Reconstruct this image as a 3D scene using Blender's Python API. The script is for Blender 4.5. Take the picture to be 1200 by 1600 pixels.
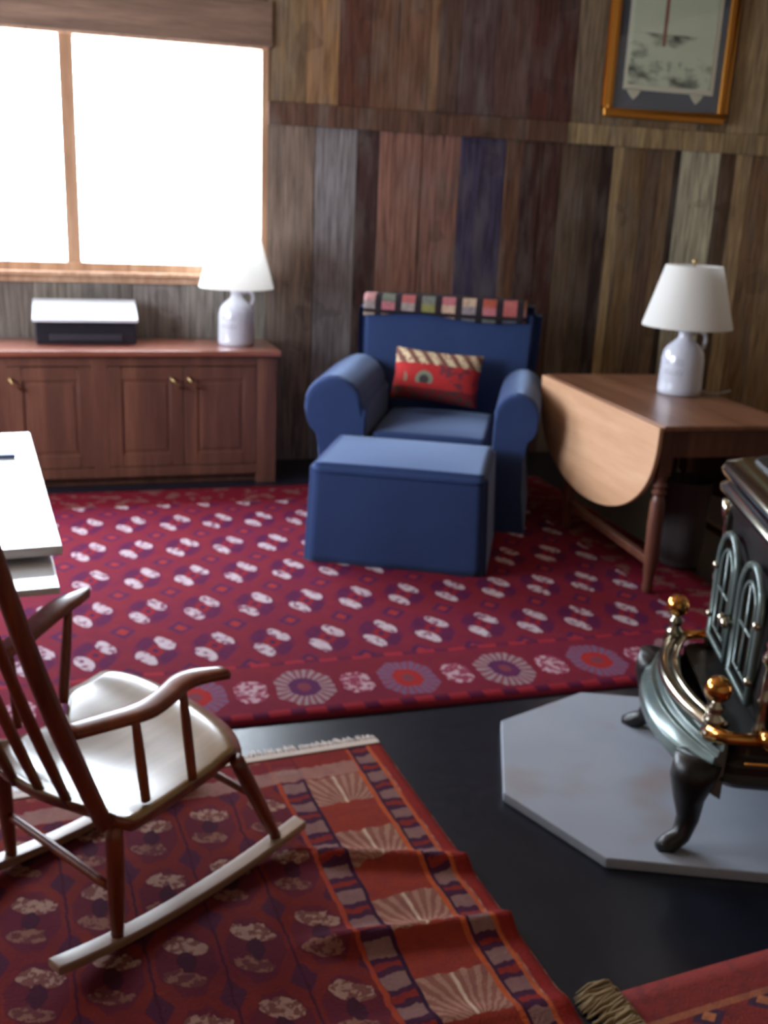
import bpy, bmesh, math, random
from mathutils import Vector, Matrix
from math import sin, cos, pi, radians, sqrt, atan2
random.seed(7)
sc = bpy.context.scene
for o in list(bpy.data.objects): bpy.data.objects.remove(o)

# ------------------------------------------------------------------ camera
H, F, PITCH, YAW, ROLL = 1.57, 1604.0, 16.9, 17.2, .045
yy, pp = radians(YAW), radians(PITCH)
fwd = Vector((sin(yy)*cos(pp), cos(yy)*cos(pp), -sin(pp)))
rt = Vector((cos(yy), -sin(yy), 0)); up = rt.cross(fwd)
r2 = cos(ROLL)*rt + sin(ROLL)*up; u2 = -sin(ROLL)*rt + cos(ROLL)*up
cam = bpy.data.cameras.new('camera'); camo = bpy.data.objects.new('camera', cam)
sc.collection.objects.link(camo)
m = Matrix((r2, u2, -fwd)).transposed().to_4x4(); m.translation = (0, 0, H)
camo.matrix_world = m
cam.sensor_fit = 'VERTICAL'; cam.sensor_height = 24; cam.lens = 24*F/1600
cam.clip_start = .05
cam.dof.use_dof = True; cam.dof.focus_distance = .9; cam.dof.aperture_fstop = 6.0
sc.camera = camo
# ------------------------------------------------------------------ light
sc.view_settings.view_transform = 'Standard'; sc.view_settings.look = 'None'
sc.view_settings.gamma = 1; sc.view_settings.use_curve_mapping = False
sc.view_settings.exposure = 2.0
w = bpy.data.worlds.new('sky'); sc.world = w; w.use_nodes = True
bg = w.node_tree.nodes['Background']; bg.inputs[0].default_value = (.77, .88, 1.0, 1); bg.inputs[1].default_value = 7.0

def portal(name, loc, rot, sx, sy):
    l = bpy.data.lights.new(name, 'AREA'); l.shape = 'RECTANGLE'; l.size = sx; l.size_y = sy
    l.cycles.is_portal = True
    o = bpy.data.objects.new(name, l); o.location = loc; o.rotation_euler = rot; sc.collection.objects.link(o)
WX0, WX1, WZ0, WZ1 = -2.0, 1.10, 1.145, 2.335
YW = 6.1
XL = -2.3            # left wall
portal('window_daylight', ((WX0+WX1)/2, YW+.16, (WZ0+WZ1)/2), (radians(-90), 0, 0), WX1-WX0, WZ1-WZ0)
LW = (2.9, 5.2, 1.0, 2.4)   # left wall window y0,y1,z0,z1
portal('side_window_daylight', (XL-.16, (LW[0]+LW[1])/2, (LW[2]+LW[3])/2), (0, radians(-90), 0), LW[3]-LW[2], LW[1]-LW[0])

# ------------------------------------------------------------------ helpers
def lin(c):
    r = []
    for v in c[:3]:
        v = v/255.; r.append(v/12.92 if v <= .04045 else ((v+.055)/1.055)**2.4)
    return (r[0], r[1], r[2], 1)

class X:
    """tiny expression wrapper for math nodes"""
    def __init__(s, nt, sock): s.nt, s.s = nt, sock
    def _o(s, op, *a):
        n = s.nt.nodes.new('ShaderNodeMath'); n.operation = op
        for i, v in enumerate((s,)+a):
            if isinstance(v, X): s.nt.links.new(v.s, n.inputs[i])
            else: n.inputs[i].default_value = v
        return X(s.nt, n.outputs[0])
    def __add__(s, o): return s._o('ADD', o)
    __radd__ = __add__
    def __sub__(s, o): return s._o('SUBTRACT', o)
    def __rsub__(s, o): return (s*-1)+o
    def __mul__(s, o): return s._o('MULTIPLY', o)
    __rmul__ = __mul__
    def __truediv__(s, o): return s._o('DIVIDE', o)
    def abs(s): return s._o('ABSOLUTE')
    def fract(s): return s._o('FRACT')
    def floor(s): return s._o('FLOOR')
    def mx(s, o): return s._o('MAXIMUM', o)
    def mn(s, o): return s._o('MINIMUM', o)
    def gt(s, o): return s._o('GREATER_THAN', o)
    def lt(s, o): return s._o('LESS_THAN', o)
    def sin(s): return s._o('SINE')
    def sqrt(s): return s._o('SQRT')
    def atan2(s, o): return s._o('ARCTAN2', o)

class Mat:
    def __init__(s, name, color=(128, 128, 128), rough=.5, metal=0, **kw):
        s.m = bpy.data.materials.new(name); s.m.use_nodes = True; s.nt = s.m.node_tree
        s.b = s.nt.nodes['Principled BSDF']
        s.b.inputs['Base Color'].default_value = lin(color); s.b.inputs['Roughness'].default_value = rough
        s.b.inputs['Metallic'].default_value = metal
        for k, v in kw.items(): s.b.inputs[k.replace('_', ' ')].default_value = v
    def n(s, t): return s.nt.nodes.new(t)
    def obj(s):
        t = s.n('ShaderNodeTexCoord'); x = s.n('ShaderNodeSeparateXYZ'); s.nt.links.new(t.outputs['Object'], x.inputs[0])
        s.co = t.outputs['Object']
        return [X(s.nt, x.outputs[i]) for i in range(3)]
    def vec(s, x, y, z=0):
        c = s.n('ShaderNodeCombineXYZ')
        for i, v in enumerate((x, y, z)):
            if isinstance(v, X): s.nt.links.new(v.s, c.inputs[i])
            else: c.inputs[i].default_value = v
        return c.outputs[0]
    def noise(s, vec, scale=5, detail=4, rough=.55):
        n = s.n('ShaderNodeTexNoise'); n.inputs['Scale'].default_value = scale; n.inputs['Detail'].default_value = detail
        n.inputs['Roughness'].default_value = rough; s.nt.links.new(vec, n.inputs['Vector']); return X(s.nt, n.outputs[0])
    def white(s, vec):
        n = s.n('ShaderNodeTexWhiteNoise'); n.noise_dimensions = '3D'; s.nt.links.new(vec, n.inputs['Vector'])
        return X(s.nt, n.outputs['Value']), n.outputs['Color']
    def mix(s, f, a, b, mode='MIX'):
        n = s.n('ShaderNodeMix'); n.data_type = 'RGBA'; n.blend_type = mode; n.clamp_factor = True
        for i, v in ((0, f), (6, a), (7, b)):
            if isinstance(v, X): v = v.s
            if isinstance(v, (int, float)): n.inputs[i].default_value = v
            elif isinstance(v, tuple): n.inputs[i].default_value = lin(v)
            else: s.nt.links.new(v, n.inputs[i])
        return n.outputs[2]
    def ramp(s, x, stops):
        n = s.n('ShaderNodeValToRGB'); s.nt.links.new(x.s, n.inputs[0]); e = n.color_ramp.elements
        while len(e) < len(stops): e.new(.5)
        for k, (p, c) in enumerate(stops): e[k].position = p; e[k].color = lin(c)
        return n.outputs[0]
    def color(s, c): s.nt.links.new(c, s.b.inputs['Base Color'])
    def rough(s, x): s.nt.links.new(x.s, s.b.inputs['Roughness'])
    def bump(s, h, strength=.3, dist=.01):
        n = s.n('ShaderNodeBump'); n.inputs['Strength'].default_value = strength; n.inputs['Distance'].default_value = dist
        s.nt.links.new(h.s, n.inputs['Height']); s.nt.links.new(n.outputs[0], s.b.inputs['Normal'])

def wood(name, c1, c2, c3, axis=2, rough=.4, sc_=1.0, bump=.15, coat=0, coat_rough=.2):
    M = Mat(name, c2, rough); x, y, z = M.obj()
    k = [9, 9, 9]; k[axis] = .8
    v = M.vec(x*k[0]*sc_, y*k[1]*sc_, z*k[2]*sc_)
    n1 = M.noise(v, 1.6, 5, .6); n2 = M.noise(v, 9, 3, .6)
    f = n1*.75+n2*.25
    M.color(M.ramp(f, [(.32, c1), (.5, c2), (.68, c3)])); M.bump(f, bump, .004)
    M.b.inputs['Coat Weight'].default_value = coat; M.b.inputs['Coat Roughness'].default_value = coat_rough
    return M.m

def fabric(name, c, c2=None, rough=.95, sheen=.3):
    M = Mat(name, c, rough); x, y, z = M.obj()
    n = M.noise(M.co, 260, 2); n2 = M.noise(M.co, 5, 3)
    M.color(M.mix(n*.5+n2*.5, c, c2 or tuple(min(255, int(v*1.25)) for v in c)))
    M.b.inputs['Specular IOR Level'].default_value = .15
    M.b.inputs['Sheen Weight'].default_value = sheen; M.b.inputs['Sheen Roughness'].default_value = .4
    M.b.inputs['Sheen Tint'].default_value = (.55, .7, 1, 1)
    M.bump(n, .25, .002)
    return M.m

class MB:
    def __init__(s): s.bm = bmesh.new()
    def _add(s, vs, fs, mat=0):
        V = [s.bm.verts.new(v) for v in vs]
        for f in fs:
            try: F_ = s.bm.faces.new([V[i] for i in f]); F_.material_index = mat
            except ValueError: pass
        return V
    def box(s, x0, x1, y0, y1, z0, z1, M=None, mat=0):
        vs = [Vector((x, y, z)) for x in (x0, x1) for y in (y0, y1) for z in (z0, z1)]
        if M: vs = [M @ v for v in vs]
        return s._add(vs, [(0, 1, 3, 2), (4, 6, 7, 5), (0, 4, 5, 1), (2, 3, 7, 6), (0, 2, 6, 4), (1, 5, 7, 3)], mat)
    def loops(s, rings, closed=True, caps=True):
        n = len(rings[0]); R = [[s.bm.verts.new(v) for v in r] for r in rings]
        for a, b in zip(R, R[1:]):
            for i in range(n if closed else n-1):
                j = (i+1) % n
                s.bm.faces.new((a[i], a[j], b[j], b[i]))
        if caps and closed:
            s.bm.faces.new(R[0][::-1]); s.bm.faces.new(R[-1])
        return R
    def prism(s, pts, f, d):
        """pts 2-D outline, f maps (a,b,t)->Vector, t in 0..d"""
        s.loops([[f(a, b, t) for a, b in pts] for t in d])
    def tube(s, path, rad, seg=12, flat=1.0, upv=None):
        P = [Vector(p) for p in path]; n = len(P)
        R = rad if isinstance(rad, (list, tuple)) else [rad]*n
        rings = []; prev = None
        for i, p in enumerate(P):
            t = (P[min(i+1, n-1)]-P[max(i-1, 0)]).normalized()
            if prev is None:
                a = Vector(upv) if upv else (Vector((0, 0, 1)) if abs(t.z) < .9 else Vector((1, 0, 0)))
            else: a = prev
            a = (a - t*a.dot(t)).normalized(); b = t.cross(a); prev = a
            r = R[i]; ra, rb = (r, r) if not isinstance(r, tuple) else r
            rings.append([p+a*cos(2*pi*k/seg)*ra*flat+b*sin(2*pi*k/seg)*rb for k in range(seg)])
        s.loops(rings)
    def lathe(s, prof, c=(0, 0, 0), seg=28, axis=None, M=None):
        c = Vector(c); rings = []
        for r, z in prof:
            r = max(r, 1e-4)
            ring = [Vector((cos(2*pi*k/seg)*r, sin(2*pi*k/seg)*r, z)) for k in range(seg)]
            if M: ring = [M @ v for v in ring]
            rings.append([c+v for v in ring])
        s.loops(rings)
    def ball(s, c, r, seg=16, sx=1, sz=1):
        s.lathe([(r*sin(pi*i/10)*sx, -r*cos(pi*i/10)*sz) for i in range(11)], c, seg)
    def build(s, name, mat, parent=None, smooth=False, bevel=0, sub=0, seg=2, auto=None):
        bmesh.ops.remove_doubles(s.bm, verts=s.bm.verts, dist=1e-6)
        bmesh.ops.recalc_face_normals(s.bm, faces=s.bm.faces)
        me = bpy.data.meshes.new(name); s.bm.to_mesh(me); s.bm.free()
        for mm in (mat if isinstance(mat, (list, tuple)) else [mat]): me.materials.append(mm)
        o = bpy.data.objects.new(name, me); sc.collection.objects.link(o)
        if smooth: me.polygons.foreach_set('use_smooth', [True]*len(me.polygons))
        if bevel:
            b = o.modifiers.new('bevel', 'BEVEL'); b.width = bevel; b.segments = seg; b.limit_method = 'ANGLE'; b.angle_limit = radians(35)
            me.polygons.foreach_set('use_smooth', [True]*len(me.polygons))
            b.harden_normals = False
            wn = o.modifiers.new('wn', 'WEIGHTED_NORMAL')
        if sub:
            d = o.modifiers.new('sub', 'SUBSURF'); d.levels = d.render_levels = sub
        if parent: o.parent = parent
        return o

def thing(name, label, cat, loc=(0, 0, 0), rz=0, group=None):
    o = bpy.data.objects.new(name, None); sc.collection.objects.link(o); o.empty_display_size = .1
    o.location = loc; o.rotation_euler = (0, 0, rz); o['label'] = label; o['category'] = cat
    if group: o['group'] = group
    return o
def tag(o, label, cat, group=None):
    o['label'] = label; o['category'] = cat
    if group: o['group'] = group
    return o
def struct(o): o['kind'] = 'structure'; return o
def copy_tree(root, loc, rz, label):
    r = root.copy(); sc.collection.objects.link(r); r.location = loc; r.rotation_euler = (0, 0, rz); r['label'] = label
    for ch in list(root.children):
        c = ch.copy(); sc.collection.objects.link(c); c.parent = r
        for g in list(ch.children):
            d = g.copy(); sc.collection.objects.link(d); d.parent = c
    return r
def sstep(a, b, t): t = max(0, min(1, (t-a)/(b-a))); return t*t*(3-2*t)

# ------------------------------------------------------------------ room materials
def board_material():
    M = Mat('barn_board', (100, 80, 66), .7); x, y, z = M.obj()
    at = M.n('ShaderNodeAttribute'); at.attribute_name = 'tint'
    v = M.vec(x*1.0, y*1.0, z*.055)
    g = M.noise(v, 60, 5, .65); g2 = M.noise(M.vec(x*1, y*1, z*.25), 9, 4, .6); kn = M.noise(M.co, 3.2, 2)
    c = M.mix((g-.32)*2.4, (128, 118, 112), (255, 250, 240)); c = M.mix(1.0, at.outputs['Color'], c, 'MULTIPLY')
    c2 = M.mix((g2-.47)*3.2, c, (134, 126, 118)); c3 = M.mix((kn.gt(.66))*.45, c2, (38, 26, 22))
    c3 = M.mix(.55, c, c3)
    M.color(c3); M.bump(g, .5, .004)
    return M.m
BARN = board_material()
DARK = Mat('dark_gap', (22, 16, 14), .9).m
PLASTER = Mat('plain_boarding', (176, 156, 134), .85).m
def ceiling_m():
    M = Mat('ceiling_board', (112, 88, 66), .8); x, y, z = M.obj()
    g = M.noise(M.vec(x*8, y*.6, z), 3, 4); M.color(M.mix(g, (130, 108, 86), (178, 152, 124))); return M.m
CEIL = ceiling_m()
def floor_m():
    M = Mat('dark_slate', (26, 27, 34), .3); x, y, z = M.obj()
    n = M.noise(M.co, 7, 5); n2 = M.noise(M.co, 40, 3)
    M.color(M.mix(n, (13, 15, 24), (30, 33, 46)))
    M.rough(n2*.12+.26); M.bump(n*.7+n2*.3, .12, .004); return M.m
FLOOR = floor_m()
TRIM = wood('window_trim_wood', (146, 108, 82), (178, 138, 108), (202, 168, 138), 2, .5)
HEADER = wood('header_board_wood', (96, 74, 62), (122, 96, 82), (146, 118, 100), 0, .7)

# ------------------------------------------------------------------ room shell
XR, YB, ZC = 5.1, -1.6, 3.15
b = MB(); b.box(XL-.3, XR+.3, YB-.3, YW+.3, -.12, 0); struct(b.build('floor', FLOOR))
b = MB(); b.box(XL-.3, XR+.3, YB-.3, YW+.3, ZC, ZC+.1); struct(b.build('ceiling', CEIL))

def hx(c, k=1.0): return tuple(min(255, v*k) for v in c)
lower = [(-2.3, (104, 88, 78)), (-2.0, (96, 82, 74)), (-1.72, (110, 96, 84)), (-1.45, (96, 86, 80)), (-1.2, (106, 98, 92)), (-.95, (92, 84, 80)), (-.7, (110, 102, 94)),
 (-.45, (98, 90, 86)), (-.2, (112, 104, 98)), (.06, (96, 90, 88)), (.33, (108, 104, 104)), (.6, (112, 110, 108)), (.86, (116, 112, 106)),
 (1.10, (122, 108, 100)), (1.376, (128, 126, 134)), (1.627, (66, 44, 44)), (1.764, (134, 98, 88)), (2.02, (128, 94, 86)), (2.269, (64, 58, 88)), (2.562, (98, 68, 52)),  # first two boards, beside the window, paler: its haze put into the tint
 (2.669, (62, 34, 32)), (2.80, (70, 40, 36)), (2.928, (92, 76, 64)), (3.082, (78, 62, 52)), (3.194, (40, 26, 24)), (3.283, (136, 118, 88)), (3.351, (98, 80, 58)), (3.511, (84, 68, 58)), (3.62, (100, 82, 64)),
 (3.719, (46, 36, 32)), (3.766, (184, 176, 140)), (4.05, (72, 56, 44)), (4.171, (134, 116, 90)), (4.293, (104, 82, 62)), (4.465, (118, 98, 74)), (4.7, (96, 78, 60)), (5.1, None)]
upper = [(-2.3, (100, 80, 66)), (-1.95, (108, 86, 70)), (-1.6, (98, 78, 64)), (-1.25, (108, 88, 72)), (-.9, (98, 80, 68)), (-.55, (112, 90, 76)), (-.2, (104, 84, 70)), (.15, (110, 90, 76)), (.5, (100, 80, 66)), (.85, (96, 78, 62)),
 (1.10, (120, 100, 76)), (1.32, (140, 108, 76)), (1.505, (88, 54, 42)), (1.692, (108, 78, 62)), (1.85, (114, 84, 68)), (2.037, (132, 100, 74)), (2.10, (88, 66, 60)), (2.233, (84, 64, 66)), (2.45, (92, 66, 62)), (2.68, (82, 46, 42)), (2.82, (78, 46, 42)), (2.969, (104, 92, 76)),
 (3.165, (118, 104, 84)), (3.4, (104, 88, 70)), (3.65, (120, 104, 82)), (3.86, (100, 84, 66)), (4.073, (136, 122, 98)), (4.306, (118, 104, 80)), (4.55, (130, 112, 88)), (4.8, (104, 86, 68)), (5.1, None)]
def boards(b, lst, z0f, z1f, y, to, cols, seed):
    rnd = random.Random(seed)
    for (x0, c), (x1, _) in zip(lst, lst[1:]):
        z0, z1 = z0f(x0, x1), z1f(x0, x1)
        if z1-z0 < .02: continue
        d = rnd.uniform(-.004, .004)
        n0 = len(b.bm.faces); b.box(x0+.0015, x1-.0015, y+d, y+.03, z0, z1)
        cols.extend([c]*6)
def color_attr(o, cols):
    a = o.data.color_attributes.new('tint', 'FLOAT_COLOR', 'CORNER')
    i = 0
    for p, c in zip(o.data.polygons, cols):
        for _ in p.loop_indices: a.data[i].color = lin(c); i += 1
b = MB(); cols = []
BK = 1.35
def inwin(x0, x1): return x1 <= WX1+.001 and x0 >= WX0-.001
boards(b, [(x, hx(c, BK*(1.22 if x > 3.19 else 1)) if c else None) for x, c in lower], lambda a, c: 0, lambda a, c: WZ0 if inwin(a, c) else 1.965, YW, 1, cols, 1)  # right-hand boards tinted paler to stand for the light falling there
boards(b, [(x, hx(c, BK*(1.22 if x > 2.9 else 1)) if c else None) for x, c in upper], lambda a, c: WZ1 if a < WX1-.01 and c > WX0+.02 else 2.065, lambda a, c: ZC, YW, 1, cols, 2)  # upper tier: brighter light at the right also put into the tint
# piece left and right of the opening in the upper tier
b.box(XL, WX0, YW+.001, YW+.03, 1.965, WZ1); cols.extend([hx((100, 80, 66), BK)]*6)
# horizontal batten between the tiers, built of three lengths
for x0, x1, c in ((1.10, 2.95, (92, 66, 54)), (2.953, 5.1, (158, 140, 108)), (XL, WX0-.03, (96, 78, 64))):
    b.box(x0, x1, YW-.022, YW+.02, 1.95, 2.07); cols.extend([hx(c, BK)]*6)
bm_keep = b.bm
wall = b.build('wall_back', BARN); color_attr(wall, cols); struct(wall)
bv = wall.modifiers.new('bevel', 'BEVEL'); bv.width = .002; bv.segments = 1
b = MB()   # solid backing behind the boards, with the window hole
b.box(XL-.2, WX0, YW+.03, YW+.15, 0, ZC); b.box(WX1, XR+.2, YW+.03, YW+.15, 0, ZC)
b.box(WX0, WX1, YW+.03, YW+.15, 0, WZ0); b.box(WX0, WX1, YW+.03, YW+.15, WZ1, ZC)
struct(b.build('wall_outer', DARK))
b = MB()
b.box(XL-.15, XL, YB, LW[0], 0, ZC); b.box(XL-.15, XL, LW[1], YW, 0, ZC); b.box(XL-.15, XL, LW[0], LW[1], 0, LW[2]); b.box(XL-.15, XL, LW[0], LW[1], LW[3], ZC)
struct(b.build('wall_left', PLASTER))
b = MB(); b.box(XR, XR+.15, YB, YW, 0, ZC); struct(b.build('wall_right', PLASTER))
b = MB(); b.box(XL, XR, YB-.15, YB, 0, ZC); struct(b.build('wall_front', PLASTER))

# glass
def glass_m():
    m_ = bpy.data.materials.new('window_glass'); m_.use_nodes = True; nt = m_.node_tree; nt.nodes.clear()
    o = nt.nodes.new('ShaderNodeOutputMaterial'); mx = nt.nodes.new('ShaderNodeMixShader'); t = nt.nodes.new('ShaderNodeBsdfTransparent'); g = nt.nodes.new('ShaderNodeBsdfGlossy')
    g.inputs['Roughness'].default_value = .03; mx.inputs[0].default_value = .06
    nt.links.new(t.outputs[0], mx.inputs[1]); nt.links.new(g.outputs[0], mx.inputs[2]); nt.links.new(mx.outputs[0], o.inputs[0]); return m_
GLASS = glass_m()
# big window: jambs, sill, mullion
b = MB()
b.box(WX0-.02, WX1+.005, YW-.012, YW+.15, WZ1-.005, WZ1+.03); b.box(WX1-.035, WX1+.005, YW-.005, YW+.15, WZ0-.02, WZ1)
b.box(WX0-.005, WX0+.035, YW-.005, YW+.15, WZ0-.02, WZ1); b.box(WX0, WX1, YW-.005, YW+.15, WZ0-.04, WZ0+.02)
win = struct(b.build('window_1', TRIM, bevel=.004)); 
b = MB(); b.box(-.008, .06, YW+.02, YW+.11, WZ0, WZ1); b.box(-.012, .064, YW+.005, YW+.03, WZ0, WZ1); b.build('mullion', TRIM, win, bevel=.004)
b = MB(); b.box(WX0-.04, WX1+.02, YW-.06, YW+.01, 1.095, 1.118); b.box(WX0-.03, WX1+.01, YW-.018, YW+.01, 1.055, 1.095); b.build('window_sill', TRIM, win, bevel=.005)
for x0, x1 in ((WX0+.03, -.01), (.064, WX1-.03)):
    b = MB(); b.box(x0, x1, YW+.07, YW+.075, WZ0, WZ1); b.build('pane', GLASS, win)
b = MB(); b.box(WX0-.1, WX1+.02, YW-.02, YW+.005, WZ1+.01, WZ1+.24); struct(b.build('trim_1', HEADER, bevel=.004))
b = MB(); y0, y1, z0, z1 = LW
b.box(XL-.15, XL+.02, y0, y0+.06, z0, z1); b.box(XL-.15, XL+.02, y1-.06, y1, z0, z1); b.box(XL-.15, XL+.02, y0, y1, z1-.06, z1); b.box(XL-.15, XL+.04, y0, y1, z0, z0+.05)
b.box(XL-.12, XL-.04, (y0+y1)/2-.04, (y0+y1)/2+.04, z0, z1)
win2 = struct(b.build('window_2', TRIM)); b = MB(); b.box(XL-.09, XL-.085, y0, y1, z0, z1); b.build('pane', GLASS, win2)

# ------------------------------------------------------------------ rugs
def octm(M, fx, fy, a, c, k=1.35):
    ax = fx.abs()/a; ay = fy.abs()/c
    return ax.mx(ay).mx((ax+ay)/k)
def far_rug_m():
    M = Mat('bokhara_wool', (120, 24, 40), .95); x, y, z = M.obj()   # object space = world space
    wob = M.noise(M.co, 9, 3)-.5; wob2 = M.noise(M.vec(y, x, 3.1), 9, 3)-.5
    xx = x+wob*.025; yq = y+wob2*.03
    base = M.mix(M.noise(M.co, 14, 4), (106, 24, 44), (126, 40, 50)); base = M.mix((M.noise(M.co, 3.1, 3)-.4)*1.6, base, (98, 26, 62))
    # field guls
    PX, PY = .2075, .37
    def cell(u, P, off): t = (u-off)/P+.5; return (t.fract()-.5)*P, t.floor()
    fx, ix = cell(xx, PX, .026); fy, iy = cell(yq, PY, 3.41)
    g = octm(M, fx, fy, .084, .125, 1.3)
    out = g.lt(1.0); inn = g.lt(.92); core = g.lt(.34)
    q = (fx*fy).gt(0.0)
    gx = fx.abs(); gy = fy.abs(); px_ = gx-.038; py_ = gy-.060
    e1 = (px_*.36-py_*.93)/.062; e2 = (px_*.93+py_*.36)/.030; el = (e1*e1+e2*e2)
    pale = q*(el.lt(1.0)); dk = (1.0-q)*(el.lt(.8))
    gc = M.mix(pale, M.mix(.5, base, (84, 24, 66)), M.mix(M.noise(M.co, 42, 3).gt(.44), (120, 74, 96), (190, 174, 182))); gc = M.mix(dk, gc, (80, 26, 64)); gc = M.mix(core, gc, (132, 30, 40)); gc = M.mix(g.lt(.14), gc, (60, 26, 70))
    field = M.mix(out, base, gc)
    # minor guls between
    mx_, _ = cell(xx, PX, .026+PX/2); my, _ = cell(yq, PY, 3.41+PY/2)
    dm = mx_.abs()/.05+my.abs()/.06
    field = M.mix(dm.lt(1.0), field, (74, 30, 70)); field = M.mix(dm.lt(.5), field, (150, 46, 40))
    # border
    bx, bi = cell(xx, .36, .690); by = yq-3.03
    L = octm(M, bx, by, .098, .125, 1.45); th = by.atan2(bx*1.3)
    spoke = ((th*22.0).sin()).gt(0.0)
    par = (bi/2.0).fract().gt(.25)
    lc = M.mix(spoke, (150, 130, 136), (128, 74, 84)); lc = M.mix(par, lc, M.mix(spoke, (108, 88, 120), (130, 66, 84)))
    lc = M.mix(L.lt(.52), lc, M.mix(par, (84, 40, 80), (160, 42, 40))); lc = M.mix(L.lt(.22), lc, (120, 60, 70))
    sx, si = cell(xx, .36, .870)
    S = octm(M, sx, by, .052, .075, 1.5)
    sc2 = M.mix(M.noise(M.co, 46, 2).gt(.47), (190, 158, 168), (140, 62, 84))
    bord = M.mix(L.lt(1.0), base, lc); bord = M.mix(S.lt(1.0), bord, sc2)
    t1 = ((xx*52.0).sin()).gt(.2)
    edge = M.mix(t1, (150, 40, 52), (88, 26, 58))
    inb = yq.lt(3.225); c = M.mix(inb, field, bord)
    c = M.mix(((yq-3.222).abs()).lt(.012), c, edge); c = M.mix(((yq-2.865).abs()).lt(.022), c, edge)
    # side border (right) and far border
    for e, lo in ((x, 2.33), (y, 5.2)):
        c = M.mix(e.gt(lo), c, M.mix(M.noise(M.vec(x*1, y*1, 5), 12, 2).gt(.56), (112, 20, 38), (120, 76, 72)))
    wv = M.noise(M.co, 130, 2)
    c = M.mix(wv*.55, c, M.mix(.5, c, (60, 10, 22))); c = M.mix((M.noise(M.co, 24, 3)-.42)*1.5, c, M.mix(.45, c, (126, 24, 50)))
    M.color(c); M.bump(wv, .5, .004)
    M.b.inputs['Specular IOR Level'].default_value = .1
    return M.m
def grid_sheet(x0, x1, y0, y1, nx, ny, hf, t=.008):
    b = MB(); V = []
    for j in range(ny+1):
        for i in range(nx+1):
            x = x0+(x1-x0)*i/nx; y = y0+(y1-y0)*j/ny; V.append((x, y, hf(x, y)+t))
    n = len(V); fs = []
    for j in range(ny):
        for i in range(nx):
            a = j*(nx+1)+i; fs.append((a, a+1, a+nx+2, a+nx+1))
    per = [i for i in range(nx+1)]+[(nx+1)*(j+1)-1 for j in range(1, ny+1)]+[ny*(nx+1)+i for i in range(nx-1, -1, -1)]+[j*(nx+1) for j in range(ny-1, 0, -1)]
    base = [(V[k][0], V[k][1], .0005) for k in per]
    V2 = V+base
    m_ = len(per)
    for k in range(m_): fs.append((per[k], n+k, n+(k+1) % m_, per[(k+1) % m_]))
    b._add(V2, fs); return b
b = grid_sheet(-1.7, 2.66, 2.82, 5.5, 60, 40, lambda x, y: .0015*sin(x*5)*sin(y*4))
o = b.build('area_rug', far_rug_m(), smooth=True)
tag(o, 'large crimson and purple oriental rug with rows of white medallions under the blue ottoman', 'rug')

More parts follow.
